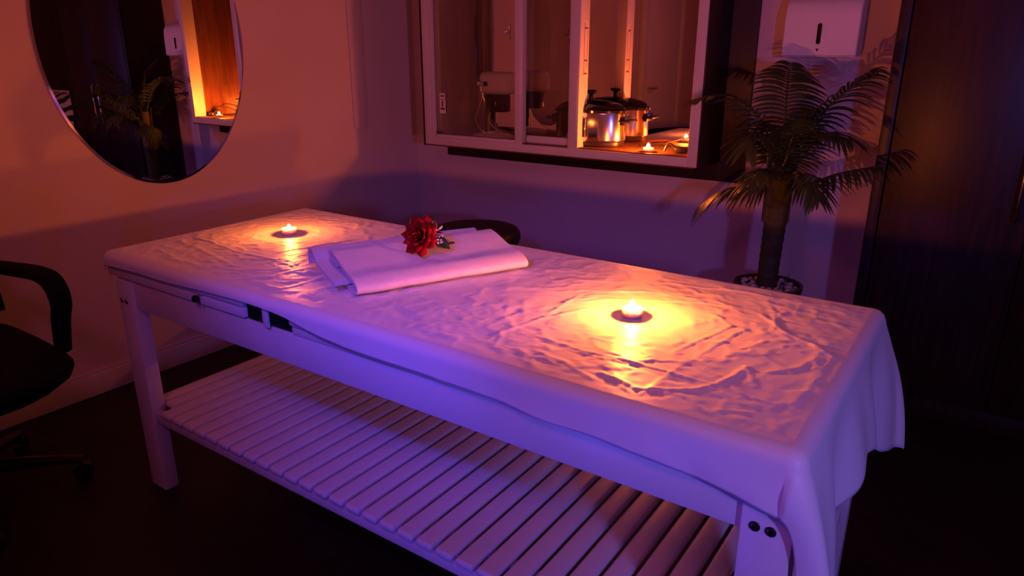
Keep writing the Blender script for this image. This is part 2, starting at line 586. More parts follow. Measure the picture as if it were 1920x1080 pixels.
def make_sheet():
    ex = 30
    xs_top = np.linspace(ix0, ix1, 400)
    ys_top = np.linspace(iy0, iy1, 150)
    tl = np.linspace(1, 0, 9)[:-1]
    tr_ = np.linspace(0, 1, ex)[1:]
    tf = np.linspace(1, 0, 20)[:-1]
    tb = np.linspace(0, 1, 10)[1:]
    nx, ny = len(tl) + 400 + len(tr_), len(tf) + 150 + len(tb)
    A = np.concatenate([np.full(len(tl), ix0), xs_top, np.full(len(tr_), ix1)])
    PX = np.concatenate([-tl, np.zeros(400), tr_])
    B = np.concatenate([np.full(len(tf), iy0), ys_top, np.full(len(tb), iy1)])
    QY = np.concatenate([-tf, np.zeros(150), tb])
    a, b_ = np.meshgrid(A, B, indexing='ij')
    px, qy = np.meshgrid(PX, QY, indexing='ij')
    Lr = end_len(b_)
    Ll = 0.055 + 0.010 * np.sin(b_ * 9)
    Lf = front_len(a)
    Lb = 0.10 + 0.01 * np.sin(a * 7)
    p = np.where(px > 0, px * Lr, px * Ll)
    q = np.where(qy > 0, qy * Lb, qy * Lf)
    s = np.hypot(p, q)
    ss = np.maximum(s, 1e-9)
    dx, dy = p / ss, q / ss
    arc = s < QA
    off = np.where(arc, RR * np.sin(s / RR), RR)
    dz = np.where(arc, RR * (1 - np.cos(np.minimum(s, QA) / RR)), RR + (s - QA))
    hang = np.maximum(s - QA, 0)
    # folds of the hanging right end and gentle flare elsewhere
    right = (px > 0).astype(float)
    along = b_ * 1.0 + np.where(qy < 0, q, 0) * 1.0 + np.where(qy > 0, q, 0)
    fold = (0.26 + 0.16 * np.sin(along * 17 + 0.6) + 0.07 * np.sin(along * 37 + 2.0)) * right
    backc = np.clip((b_ + 1.62) / 0.17, 0, 1) * right
    flare = hang * (fold + 0.10 * backc) * np.exp(-hang * 2.2) + hang * 0.05 * (1 - right)
    off = off + flare
    x = a + dx * off
    y = b_ + dy * off
    z = ZT - dz
    # wrinkles on the top
    top = (s < 1e-6).astype(float)
    rid = np.zeros_like(a)
    edge = np.minimum(np.minimum(a - ix0, ix1 - a), np.minimum(b_ - iy0, iy1 - b_))
    m_edge = np.clip(edge / 0.05 + 0.25, 0, 1)
    wob = fbm(a, b_, 14.0, 3.1)
    aw, bw = a + wob * 0.006, b_ + fbm(a, b_, 14.0, 9.7) * 0.006
    for x0, y0, x1, y1, amp, w in SEG:
        vx, vy = x1 - x0, y1 - y0
        L2 = vx * vx + vy * vy
        t = np.clip(((aw - x0) * vx + (bw - y0) * vy) / L2, 0, 1)
        d = np.hypot(aw - x0 - t * vx, bw - y0 - t * vy)
        rid += amp * np.exp(-(d / w) ** 2)
    n1 = fbm(a, b_, 9.0, 0.0)
    n2 = 1 - np.abs(fbm(a, b_, 8.0, 20.0, 4)) * 3.0
    n4 = 1 - np.abs(fbm(a * 0.8, b_ * 1.2, 17.0, 60.0, 4)) * 2.6
    n3 = fbm(a, b_, 26.0, 40.0)
    flat = np.ones_like(a)
    for (cx, cy) in ((1.038, -1.756), (2.240, -1.815)):
        flat *= 1 - np.exp(-(((a - cx) ** 2 + (b_ - cy) ** 2) / 0.05 ** 2) ** 2)
    z = z + m_edge * np.where(s < QA, 1, 0) * flat * (rid * 0.36 + 0.0008 * n1 + 0.0012 * np.clip(n2, 0, 1) ** 2 + 0.0007 * np.clip(n4, 0, 1) ** 2 + 0.00018 * n3)
    # soft sag over the gap between the cushions
    z -= 0.002 * np.exp(-((a - 1.475) / 0.05) ** 2) * np.where(s < QA, 1, 0)
    # slight ripple of the hanging parts
    rip = fbm(x, z * 1.0 + y, 6.0, 5.0)
    y = y + np.where(hang > 0, rip * 0.006 * np.minimum(hang / 0.05, 1), 0) * np.where(qy < 0, -1, 0) * (1 - right)
    V = np.stack([x, y, z], -1).reshape(-1, 3)
    idx = np.arange(nx * ny).reshape(nx, ny)
    Fq = np.stack([idx[:-1, :-1], idx[1:, :-1], idx[1:, 1:], idx[:-1, 1:]], -1).reshape(-1, 4)
    me = bpy.data.meshes.new('sheet')
    me.from_pydata(V.tolist(), [], Fq.tolist())
    me.materials.append(MATS['sheet'])
    for f in me.polygons:
        f.use_smooth = True
    o = bpy.data.objects.new('sheet', me)
    C.objects.link(o)
    so = o.modifiers.new('thickness', 'SOLIDIFY')
    so.thickness = 0.0012
    so.offset = 1.0
    return o


sheet = make_sheet()
tag(sheet, 'thin creased white sheet draped over the massage table, hanging long at the right end', 'sheet')

# ------------------------------------------------------------------ tealights


def tealight(c, label, fl=1.0):
    t = empty('tealight', c, label, 'candle', 'lit tealights')
    x, y, z = c
    lathe('cup', [(0.0205, 0), (0.0220, 0.0006), (0.0226, 0.0060), (0.0223, 0.0060), (0.0216, 0.0010), (0, 0.0009)], c, 'aluminium', t, n=28)
    lathe('wax', [(0.0212, 0.0012), (0.0218, 0.0030), (0.0224, 0.0160), (0.0216, 0.0172), (0.0190, 0.0165), (0.006, 0.0152), (0, 0.0151)], c, 'wax', t, n=28)
    lathe('wick', [(0.0008, 0.0151), (0.0008, 0.0205), (0, 0.0208)], c, 'wick', t, n=8)
    lathe('flame', [(r_ * fl, 0.0198 + h_ * fl) for r_, h_ in ((0.0, 0.0), (0.0048, 0.0012), (0.0066, 0.0042), (0.0060, 0.0080), (0.0030, 0.0125), (0, 0.0160))], c, 'flame', t, n=12)
    return t


tealight((1.038, -1.756, ZT + 0.0022), 'lit tealight on the sheet at the far head end of the table, behind the towel', 0.68)
tealight((2.240, -1.815, ZT + 0.0022), 'lit tealight on the sheet between the folded towel and the draped right end', 1.06)
CASE_FLOOR = 0.896
tealight((1.562, -0.245, CASE_FLOOR + 0.0005), 'lit tealight inside the glass display case beside the cooker', 1.10)

# ------------------------------------------------------------------ folded towel
TA = Vector((1.671, -2.072, 0))
TB = Vector((1.869, -1.663, 0))
TU = (TB - TA).normalized()
TD = Vector((-TU.y, TU.x, 0))
TLEN = (TB - TA).length


def strip_vf(prof, l0, l1, zb, th=0.010, skew=0.0, n=26):
    """a towelling strip: profile (depth, height) extruded along the towel, given thickness"""
    pr = spline([(a, 0, h) for a, h in prof], 6)
    up, dn = [], []
    for i, p in enumerate(pr):
        d = (pr[min(i + 1, len(pr) - 1)] - pr[max(i - 1, 0)])
        nrm = Vector((-d.z, 0, d.x)).normalized()
        up.append(p + nrm * th / 2)
        dn.append(p - nrm * th / 2)
    loop = up + dn[::-1]
    V, Fc = [], []
    m_ = len(loop)
    for j in range(n + 1):
        t = j / n
        l = l0 + (l1 - l0) * t
        for i, p in enumerate(loop):
            wv_ = 0.0025 * noise.noise(Vector((l * 14, p.x * 16, zb * 50 + p.z * 9)))
            q = TA + TU * (l + skew * p.x) + TD * (p.x + wv_) + Vector((0, 0, zb + p.z + wv_ * 0.7))
            V.append(q)
    for j in range(n):
        for i in range(m_):
            i2 = (i + 1) % m_
            Fc.append((j * m_ + i, j * m_ + i2, (j + 1) * m_ + i2, (j + 1) * m_ + i))
    Fc.append(tuple(range(m_)))
    Fc.append(tuple(range(n * m_, (n + 1) * m_)))
    return V, Fc


zb = ZT + 0.007
parts = [
    strip_vf([(0.27, 0.006), (0.18, 0.004), (0.035, 0.004), (0.004, 0.010), (0.002, 0.020), (0.030, 0.031), (0.065, 0.034),
              (0.09, 0.037), (0.15, 0.050), (0.195, 0.058), (0.215, 0.053), (0.205, 0.045), (0.15, 0.037)], 0.0, TLEN, zb),
    strip_vf([(0.06, 0.018), (0.15, 0.022), (0.21, 0.030), (0.240, 0.046), (0.262, 0.053), (0.285, 0.044), (0.290, 0.026), (0.287, 0.009)],
             -0.035, TLEN - 0.022, zb),
]
V, Fc = join(parts)
tw = mesh('folded_towel', V, Fc, 'towel', None, True, 60)
tag(tw, 'folded white towel lying across the table with the red rose on it', 'towel')

# ------------------------------------------------------------------ rose
RC = Vector((1.672, -1.862, 0.873))
rose = empty('rose', RC, 'red rose with dark leaves lying on the folded white towel', 'flower')
AX = Vector((0.10, -0.93, 0.34)).normalized()
E1 = AX.cross(Vector((0, 0, 1))).normalized()
E2 = AX.cross(E1)


def petal(ang, r0, r1, hgt, width, curl, tip, base=-0.03):
    nu, nv = 7, 7
    V, Fc = [], []
    for i in range(nu):
        t = i / (nu - 1)
        rr = r0 + (r1 - r0) * t ** 1.3
        h = base + hgt * (t - curl * t ** 4)
        wd = width * sin(pi * (0.14 + 0.80 * t) ** 0.85) ** 0.8
        for j in range(nv):
            s = j / (nv - 1) * 2 - 1
            a = ang + s * wd / 2
            hh = h - (abs(s) ** 2) * 0.006 * t + tip * 0.010 * t ** 3 * (1 - abs(s)) ** 1.5
            ro = rr + tip * 0.013 * t ** 4 * (1 - abs(s)) ** 1.6 + 0.0016 * sin(s * 5 + ang * 3) * t
            V.append(RC + (E1 * cos(a) + E2 * sin(a)) * ro + AX * hh)
    for i in range(nu - 1):
        for j in range(nv - 1):
            Fc.append((i * nv + j, i * nv + j + 1, (i + 1) * nv + j + 1, (i + 1) * nv + j))
    o = mesh('petal', V, Fc, 'petal', rose, True, 80)
    so = o.modifiers.new('thickness', 'SOLIDIFY')
    so.thickness = 0.0008
    return o


rr_ = random.Random(3)
for k in range(3):
    petal(k * 2.1, 0.003, 0.006, 0.050, 2.9, 0.1, 0.0)
for k in range(4):
    petal(0.5 + k * 1.57, 0.006, 0.014, 0.052, 2.0, 0.15, 0.2)
for k in range(5):
    petal(0.2 + k * 1.257, 0.010, 0.027, 0.050, 2.0, 0.25, 0.2)
for k in range(6):
    petal(0.6 + k * 1.047, 0.012, 0.040, 0.044, 1.75, 0.35, 0.35)
for k in range(7):
    petal(0.1 + k * 0.898 + rr_.uniform(-.1, .1), 0.010, 0.0500, 0.034, 1.60, 0.50, 0.50)
lathe('calyx', [(0.0, -0.048), (0.007, -0.042), (0.012, -0.030), (0.008, -0.022), (0, -0.02)], RC, 'rose_leaf', rose, n=12,
      M=Matrix((E1, E2, AX)).transposed())
B0 = RC - AX * 0.044
ST = [B0, B0 + Vector((0.004, 0.030, -0.020)), B0 + Vector((0.008, 0.062, -0.030)), B0 + Vector((0.010, 0.095, -0.033))]
tube('stem', spline(ST, 5), 0.0028, 'rose_leaf', rose)


def leaf(base, d, up, ln, wd, droop):
    nu, nv = 9, 5
    d, up = Vector(d).normalized(), Vector(up).normalized()
    sd = d.cross(up).normalized()
    up = sd.cross(d)
    V, Fc = [], []
    for i in range(nu):
        t = i / (nu - 1)
        w = wd * (sin(pi * min(1, t * 0.97 + 0.03)) ** 0.75) * (1 - 0.25 * t)
        for j in range(nv):
            s = j / (nv - 1) * 2 - 1
            V.append(base + d * (ln * t) + sd * (s * w / 2) + up * (abs(s) * w * 0.18 - droop * t * t))
    for i in range(nu - 1):
        for j in range(nv - 1):
            Fc.append((i * nv + j, i * nv + j + 1, (i + 1) * nv + j + 1, (i + 1) * nv + j))
    o = mesh('leaf', V, Fc, 'rose_leaf', rose, True, 80)
    so = o.modifiers.new('thickness', 'SOLIDIFY')
    so.thickness = 0.0008


VC = (CAM - RC).normalized()
leaf(B0 + Vector((0.004, 0.012, 0.000)), RT * 0.85 - Vector((0, 0, 0.55)) + VC * 0.35, VC + Vector((0, 0, 0.6)), 0.058, 0.036, 0.008)
leaf(B0 + Vector((0.000, 0.010, 0.004)), RT * 0.30 + Vector((0, 0, 0.75)) + VC * 0.1, VC + RT * 0.2, 0.044, 0.030, 0.004)
leaf(B0 + Vector((-0.01, 0.02, 0.000)), RT * 0.65 + Vector((0, 0, 0.15)) - VC * 0.5, Vector((0, 0, 1)), 0.045, 0.030, 0.004)
pp = []
for k in range(16):
    c = RC + VC * rr_.uniform(0.004, 0.020) + RT * rr_.uniform(0.046, 0.064) + Vector((0, 0, rr_.uniform(-0.022, 0.022)))
    r = rr_.uniform(0.0014, 0.0026)
    pp.append(lathe_vf([(0, -r), (r * .8, -r * .6), (r, 0), (r * .8, r * .6), (0, r)], c, 8))
    pp.append(tube_vf([B0 + Vector((0, 0.01, 0)), c], 0.0005, 4))
V, Fc = join(pp)
mesh('filler_sprig', V, Fc, 'sprig', rose, True)

# ------------------------------------------------------------------ wall display case
CX0, CX1, CY, CZ0, CZ1 = 0.312, 1.808, -0.292, 0.846, 1.96
case = empty('display_case', ((CX0 + CX1) / 2, -0.10, 0.76),
             'dark wooden wall case with a white sliding glass front on the back wall', 'display case')
bb = box('backboard', 0.25, 1.917, -0.024, -0.0005, 0.760, 2.05, 'dark_wood', case, bev=0.003)
box('side_panel', CX0, CX0 + 0.018, CY, -0.024, CZ0, CZ1, 'dark_wood', case, bev=0.001)
sp = box('side_panel', CX1 - 0.018, CX1, CY, -0.024, CZ0, CZ1, 'dark_wood', case, bev=0.001)
box('case_floor', CX0 + 0.018, CX1 - 0.018, CY + 0.002, -0.024, CZ0, CASE_FLOOR, 'case_wood', case, bev=0.001)
box('case_top', CX0 + 0.018, CX1 - 0.018, CY + 0.002, -0.024, CZ1 - 0.02, CZ1, 'dark_wood', case, bev=0.001)
box('case_lining', CX1 - 0.022, CX1 - 0.018, -0.206, -0.027, CASE_FLOOR, CZ1 - 0.02, 'case_wood', case, bev=0.0)
box('case_lining', CX0 + 0.018, CX0 + 0.022, -0.206, -0.027, CASE_FLOOR, CZ1 - 0.02, 'case_wood', case, bev=0.0)
box('mirror_back', CX0 + 0.020, CX1 - 0.020, -0.027, -0.0242, CASE_FLOOR, CZ1 - 0.02, 'case_mirror', case, bev=0.0)
# white outer frame
fy0, fy1 = CY - 0.004, CY + 0.082
fr_ = box('outer_frame', 0.327, 0.372, fy0, fy1, 0.853, 1.945, 'alu_white', case, bev=0.002)
box('outer_frame', 1.760, 1.802, fy0, fy1, 0.853, 1.945, 'alu_white', case, bev=0.002)
box('outer_frame', 0.372, 1.760, fy0, fy1, 0.853, 0.891, 'alu_white', case, bev=0.002)
box('outer_frame', 0.372, 1.760, fy0, fy1, 1.905, 1.945, 'alu_white', case, bev=0.002)


def sash(x0, x1, sw0, sw1, y0, y1, zb_):
    s_ = box('sash_stile', x0, x0 + sw0, y0, y1, zb_, 1.905, 'alu_white', case, bev=0.0015)
    box('sash_stile', x1 - sw1, x1, y0, y1, zb_, 1.905, 'alu_white', case, bev=0.0015)
    box('sash_rail', x0 + sw0, x1 - sw1, y0, y1, zb_, zb_ + 0.016, 'alu_white', case, bev=0.0015)
    box('sash_rail', x0 + sw0, x1 - sw1, y0, y1, 1.880, 1.905, 'alu_white', case, bev=0.0015)
    ym = (y0 + y1) / 2
    return box('glass_pane', x0 + sw0, x1 - sw1, ym - 0.002, ym + 0.002, zb_ + 0.016, 1.880, 'pane_glass', case, bev=0)


g1 = sash(0.372, 0.934, 0.020, 0.042, CY - 0.002, CY + 0.034, 0.891)
box('sash_stile', 1.184, 1.236, CY, CY + 0.080, 0.891, 1.905, 'alu_white', case, bev=0.0015)
box('sash_rail', 0.936, 1.184, CY + 0.034, CY + 0.060, 0.891, 0.930, 'alu_white', case, bev=0.0015)
box('sash_rail', 0.936, 1.184, CY + 0.034, CY + 0.060, 1.880, 1.905, 'alu_white', case, bev=0.0015)
g2 = box('glass_pane', 0.932, 1.184, CY + 0.045, CY + 0.049, 0.930, 1.880, 'pane_glass', case, bev=0)
lab = box('sticker', 0.418, 0.456, CY + 0.0125, CY + 0.0138, 1.012, 1.112, 'paper_label', g1, bev=0)
for zz, hh in ((1.095, .006), (1.080, .003), (1.030, .010)):
    box('sticker_print', 0.424, 0.450, CY + 0.0116, CY + 0.0125, zz, zz + hh, 'ink', g1, bev=0)
box('sticker_print', 0.432, 0.440, CY + 0.0116, CY + 0.0125, 1.045, 1.075, 'ink', g1, bev=0)
box('sticker', 1.2362, 1.2368, CY + 0.030, CY + 0.074, 1.20, 1.44, 'paper_label', case, bev=0)
for a in ((0.036, 0.039, 1.21, 1.43), (0.062, 0.065, 1.24, 1.40)):
    box('sticker_print', 1.2368, 1.2372, CY + a[0], CY + a[1], a[2], a[3], 'ink', case, bev=0)
for zz in (1.215, 1.27, 1.405):
    box('sticker_print', 1.2368, 1.2372, CY + 0.036, CY + 0.065, zz, zz + 0.006, 'ink', case, bev=0)
box('roller_latch', 0.394, 0.410, CY - 0.010, CY - 0.002, 0.900, 0.922, 'chrome', case, bev=0.002)
bm = bmesh.new()
bm_box(bm, 0.862, 0.870, CY - 0.008, CY - 0.002, 1.360, 1.430, 0.002)
bm_box(bm, 0.838, 0.870, CY - 0.014, CY - 0.008, 1.390, 1.400, 0.002)
from_bm('sash_lock', bm, 'chrome', case)

# ------------------------------------------------------------------ cooker in the case
KX, KY, KZ = 1.222, -0.150, CASE_FLOOR
ck = empty('slow_cooker', (KX, KY, KZ), 'oval stainless steel slow cooker with black lid behind the case glass', 'cooker')
AXX, BYY = 0.178, 0.094
lathe('cooker_base', [(0.90, 0.0), (0.95, 0.004), (0.97, 0.018), (0.95, 0.024)], (KX, KY, KZ), 'pot_base', ck, n=64, sx=AXX, sy=BYY)
lathe('cooker_body', [(0.95, 0.024), (1.0, 0.030), (1.0, 0.146), (0.99, 0.150)], (KX, KY, KZ), 'steel', ck, n=72, sx=AXX, sy=BYY)
lathe('cooker_rim', [(1.0, 0.150), (1.045, 0.152), (1.05, 0.162), (0.99, 0.166)], (KX, KY, KZ), 'black_gloss', ck, n=64, sx=AXX, sy=BYY)
ld = lathe('cooker_lid', [(0.985, 0.166), (0.97, 0.172), (0.85, 0.186), (0.60, 0.199), (0.30, 0.206), (0.0, 0.208)], (KX, KY, KZ), 'black_gloss', ck, n=64, sx=AXX, sy=BYY)
lathe('lid_knob', [(0.010, 0.206), (0.009, 0.226), (0.013, 0.232), (0.024, 0.236), (0.026, 0.243), (0.020, 0.248), (0, 0.249)], (KX, KY, KZ), 'black_plastic', ld, n=24)
for sg in (-1, 1):
    xx = KX + sg * AXX
    bm = bmesh.new()
    bm_box(bm, min(xx - sg * .010, xx + sg * .044), max(xx - sg * .010, xx + sg * .044), KY - 0.040, KY + 0.040, KZ + 0.112, KZ + 0.124, 0.005)
    bm_box(bm, min(xx - sg * .006, xx + sg * .012), max(xx - sg * .006, xx + sg * .012), KY - 0.034, KY + 0.034, KZ + 0.098, KZ + 0.136, 0.004)
    from_bm('cooker_handle', bm, 'black_plastic', ck)
pn = box('control_panel', KX - 0.034, KX + 0.030, KY - BYY - 0.006, KY - BYY + 0.008, KZ + 0.042, KZ + 0.132, 'black_gloss', ck, bev=0.004)
for a in ((KX - 0.034, KX + 0.030, KZ + 0.042, KZ + 0.045), (KX - 0.034, KX + 0.030, KZ + 0.129, KZ + 0.132),
          (KX + 0.027, KX + 0.030, KZ + 0.045, KZ + 0.129), (KX - 0.034, KX - 0.031, KZ + 0.045, KZ + 0.129)):
    box('panel_bezel', a[0], a[1], KY - BYY - 0.008, KY - BYY - 0.004, a[2], a[3], 'chrome', pn, bev=0.0008)

# ------------------------------------------------------------------ white device in the case
DX, DY = 0.716, -0.185
dv = empty('tabletop_device', (DX, DY, CASE_FLOOR), 'small white device with rounded slotted head on a dark stem, inside the glass case', 'device')
z0 = CASE_FLOOR
lathe('device_base', [(0.96, 0.0), (1.0, 0.006), (0.98, 0.016), (0.80, 0.022), (0.0, 0.023)], (DX - 0.03, DY, z0), 'white_plastic', dv, n=48, sx=0.118, sy=0.066)
box('base_pad', DX - 0.085, DX - 0.020, DY - 0.026, DY + 0.026, z0 + 0.021, z0 + 0.036, 'white_plastic', dv, bev=0.004)
tube('stem', [(DX - 0.052, DY, z0 + 0.030), (DX - 0.050, DY, z0 + 0.12), (DX - 0.030, DY, z0 + 0.215)], [0.030, 0.028, 0.032], 'black_plastic', dv, n=20)
hd = box('device_head', DX - 0.090, DX + 0.090, DY - 0.050, DY + 0.050, z0 + 0.214, z0 + 0.322, 'white_plastic', dv, bev=0.030, seg=5)
box('head_slot', DX - 0.0925, DX - 0.022, DY - 0.0525, DY - 0.020, z0 + 0.250, z0 + 0.280, 'dark_slot', hd, bev=0.010, seg=3)
box('slot_visor', DX - 0.094, DX - 0.046, DY - 0.0535, DY - 0.020, z0 + 0.253, z0 + 0.277, 'paper_label', hd, bev=0.008, seg=3)
box('lamp_housing', DX - 0.030, DX + 0.056, DY - 0.034, DY + 0.034, z0 + 0.130, z0 + 0.214, 'black_plastic', dv, bev=0.008)
lathe('indicator', [(0.004, 0), (0.004, 0.022), (0.002, 0.025), (0, 0.025)], (DX + 0.012, DY - 0.038, z0 + 0.158), 'chrome', dv, n=10)
tube('cable', spline([(DX - 0.06, DY - 0.03, z0 + 0.222), (DX - 0.085, DY - 0.045, z0 + 0.15), (DX - 0.105, DY - 0.045, z0 + 0.09), (DX - 0.080, DY - 0.03, z0 + 0.030)], 8),
     0.0022, 'cable_white', dv, n=6)
tube('cable', spline([(DX - 0.020, DY - 0.034, z0 + 0.13), (DX - 0.018, DY - 0.045, z0 + 0.085), (DX + 0.03, DY - 0.045, z0 + 0.045), (DX + 0.11, DY - 0.030, z0 + 0.012), (DX + 0.20, DY - 0.02, z0 + 0.004)], 8),
     0.0026, 'cable_white', dv, n=6)

# small black plug and lead lying on the case floor near the right side
pg = empty('power_plug', (1.67, -0.20, CASE_FLOOR), 'black plug with a thin lead lying in the right corner of the case', 'plug')
box('plug_body', 1.672, 1.722, -0.222, -0.186, CASE_FLOOR + 0.0005, CASE_FLOOR + 0.026, 'black_plastic', pg, bev=0.006)
tube('plug_lead', spline([(1.676, -0.204, CASE_FLOOR + 0.014), (1.650, -0.204, CASE_FLOOR + 0.034), (1.632, -0.206, CASE_FLOOR + 0.030), (1.622, -0.208, CASE_FLOOR + 0.004)], 6), 0.005, 'black_plastic', pg, n=8)
tube('plug_cord', spline([(1.718, -0.200, CASE_FLOOR + 0.012), (1.750, -0.17, CASE_FLOOR + 0.03), (1.70, -0.10, CASE_FLOOR + 0.055), (1.55, -0.085, CASE_FLOOR + 0.020), (1.45, -0.10, CASE_FLOOR + 0.004)], 8), 0.0025, 'black_plastic', pg, n=6)

# ------------------------------------------------------------------ towel dispenser
ds = empty('paper_towel_dispenser', (2.18, -0.002, 1.285), 'white paper towel dispenser on the back wall above the palm', 'dispenser')
pr = [(0.0, 1.292), (-0.108, 1.289), (-0.116, 1.297), (-0.112, 1.44), (-0.104, 1.475), (-0.085, 1.498), (-0.05, 1.510), (0.0, 1.512)]
V, Fc = [], []
xsd = (2.042, 2.046, 2.312, 2.316)
for xi, x in enumerate(xsd):
    k = 0.004 if xi in (0, 3) else 0.0
    for (y, z) in pr:
        V.append((x, min(y + k, -0.001), z + (k if z < 1.3 else -k)))
npr = len(pr)
for xi in range(3):
    for i in range(npr):
        j = (i + 1) % npr
        Fc.append((xi * npr + i, xi * npr + j, (xi + 1) * npr + j, (xi + 1) * npr + i))
Fc.append(tuple(range(npr)))
Fc.append(tuple(range(3 * npr, 4 * npr)))
mesh('dispenser_cover', V, Fc, 'white_plastic', ds, True, 35)
bm = bmesh.new()
for zc in (1.343, 1.404):
    bmesh.ops.create_cone(bm, cap_ends=True, segments=16, radius1=0.0075, radius2=0.0075, depth=0.006,
                          matrix=Matrix.Translation((2.176, -0.1146, zc)) @ Matrix.Rotation(radians(90), 4, 'X'))
bm_box(bm, 2.1685, 2.1835, -0.1176, -0.1116, 1.343, 1.404)
from_bm('level_window', bm, 'dark_slot', ds, True, 30)
mesh('arrow_mark', [(2.170, -0.1172, 1.320), (2.182, -0.1172, 1.320), (2.176, -0.1172, 1.308), (2.170, -0.1150, 1.320), (2.182, -0.1150, 1.320), (2.176, -0.1150, 1.308)],
     [(0, 1, 2), (3, 5, 4), (0, 3, 4, 1), (1, 4, 5, 2), (2, 5, 3, 0)], 'ink', ds, False)
box('paper_slot', 2.075, 2.283, -0.095, -0.03, 1.2875, 1.2925, 'dark_slot', ds, bev=0.001)

# ------------------------------------------------------------------ palm
PX_, PY_ = 2.172, -0.42
palm = empty('potted_palm', (PX_, PY_, 0), 'artificial palm in a dark pot topped with white pebbles, beside the wardrobe', 'plant')
lathe('pot', [(0.085, 0), (0.092, 0.004), (0.124, 0.436), (0.128, 0.440), (0.128, 0.456), (0.116, 0.456), (0.113, 0.432), (0.0, 0.430)], (PX_, PY_, 0), 'plant_pot', palm, n=40)
rp_ = random.Random(5)
pebs = []
for k in range(400):
    a, rr2 = rp_.uniform(0, 2 * pi), 0.103 * sqrt(rp_.uniform(0.12, 1))
    c = (PX_ + rr2 * cos(a), PY_ + rr2 * sin(a))
    r = rp_.uniform(0.011, 0.017)
    if all(hypot(c[0] - q[0], c[1] - q[1]) > (r + q[2]) * 0.80 for q in pebs):
        pebs.append((c[0], c[1], r))
    if len(pebs) > 44:
        break
for (x, y, r) in pebs:
    f1, f2 = rp_.uniform(0.75, 1.2), rp_.uniform(0.55, 0.75)
    Mr = Matrix.Rotation(rp_.uniform(0, pi), 3, 'Z')
    lathe('pebble', [(0, -r * f2), (r * .7, -r * f2 * .7), (r, 0), (r * .72, r * f2 * .7), (0, r * f2)], (x, y, 0.436 + r * f2 * 0.8), 'pebble', palm, n=9, sx=f1, M=Mr, ang=90)
KR = Vector((PX_ - 0.004, PY_, 0.86))
tr_pts = [Vector((PX_ - 0.004, PY_, 0.425)), Vector((PX_ - 0.003, PY_, 0.55)), Vector((PX_, PY_, 0.68)), Vector((PX_ + 0.002, PY_, 0.80)), Vector((PX_, PY_, 0.92))]
tp = spline(tr_pts, 8)
tube('trunk', tp, [0.036 + 0.006 * (i / len(tp)) + 0.0022 * (i % 2) for i in range(len(tp))], 'trunk', palm, n=18)
for k in range(5):
    a = k * 1.26 + 0.3
    d = Vector((cos(a), sin(a), 0))
    V, Fc = tube_vf(spline([KR + d * 0.030 - Vector((0, 0, 0.16)), KR + d * 0.040 - Vector((0, 0, 0.02)), KR + d * 0.055 + Vector((0, 0, 0.09))], 5),
                    [0.022 - 0.0016 * i for i in range(11)], 8, 0.45)
    mesh('leaf_sheath', V, Fc, 'trunk', palm)


def frond(P, nl, ln, droop, side=None, fwd=0.55, twist=0.0):
    P = [Vector(p) for p in P]
    ax = spline(P, 10)
    n = len(ax)
    parts_ = [tube_vf(ax, [0.0075 * (1 - 0.85 * i / (n - 1)) for i in range(n)], 6)]
    for k in range(nl):
        t = 0.16 + 0.84 * (k + 0.5) / nl
        f = t * (n - 1)
        i = min(int(f), n - 2)
        b_ = ax[i].lerp(ax[i + 1], f - i)
        d = (ax[i + 1] - ax[i]).normalized()
        if side is not None:
            sd = Vector(side)
            sd = (sd - d * sd.dot(d)).normalized()
        else:
            sd = d.cross(Vector((0, 0, 1)))
            sd = sd.normalized() if sd.length > 0.05 else Vector((1, 0, 0))
        up = sd.cross(d).normalized()
        L = ln * (0.55 + 0.75 * sin(pi * min(1, t * 0.92 + 0.04)) ** 0.7) * rp_.uniform(0.88, 1.08)
        L *= 1.0 if t < 0.85 else 1.0 - (t - 0.85) * 2.6
        for sg in (-1, 1):
            dirv = (sd * sg * (1 - fwd * t) + d * (fwd * (0.55 + 0.6 * t)) + up * (0.10 + twist) + Vector((rp_.uniform(-.06, .06), rp_.uniform(-.06, .06), rp_.uniform(-.06, .06)))).normalized()
            wdir = dirv.cross(up).normalized()
            V, Fc = [], []
            ns = 6
            for q in range(ns + 1):
                u = q / ns
                c = b_ + dirv * (L * u) + Vector((0, 0, -droop * L * u * u))
                w = 0.0062 * (sin(pi * (0.12 + 0.84 * u)) ** 0.7)
                if q == ns:
                    w = 0.0006
                V += [c - wdir * w, c + Vector((0, 0, 0.0012)) , c + wdir * w]
            for q in range(ns):
                o_ = q * 3
                Fc += [(o_, o_ + 1, o_ + 4, o_ + 3), (o_ + 1, o_ + 2, o_ + 5, o_ + 4)]
            parts_.append((V, Fc))
    V, Fc = join(parts_)
    mesh('frond', V, Fc, 'frond', palm, True, 80)


def at(x, y, yw):
    v = ray(x, y)
    return CAM + v * ((yw - CAM.y) / v.y)


kr = KR + Vector((0, 0, 0.02))
frond([kr, at(1470, 240, -.41), at(1476, 165, -.37), at(1482, 118, -.30)], 26, 0.125, 0.45, side=RT, fwd=0.30)
frond([kr, at(1520, 235, -.46), at(1585, 172, -.52), at(1636, 132, -.54)], 26, 0.125, 0.55, fwd=0.6)
frond([kr, at(1425, 225, -.40), at(1365, 180, -.38), at(1304, 186, -.38)], 24, 0.100, 0.40, fwd=0.6)
frond([kr + Vector((0, 0, -.03)), at(1510, 345, -.48), at(1575, 325, -.52), at(1640, 312, -.56)], 24, 0.105, 0.70, fwd=0.65)
frond([kr + Vector((0, 0, -.03)), at(1415, 352, -.46), at(1360, 355, -.48), at(1312, 386, -.50)], 22, 0.085, 0.75, fwd=0.65)
frond([kr, at(1500, 285, -.52), at(1545, 250, -.58), at(1592, 262, -.62)], 22, 0.105, 0.5, fwd=0.6)
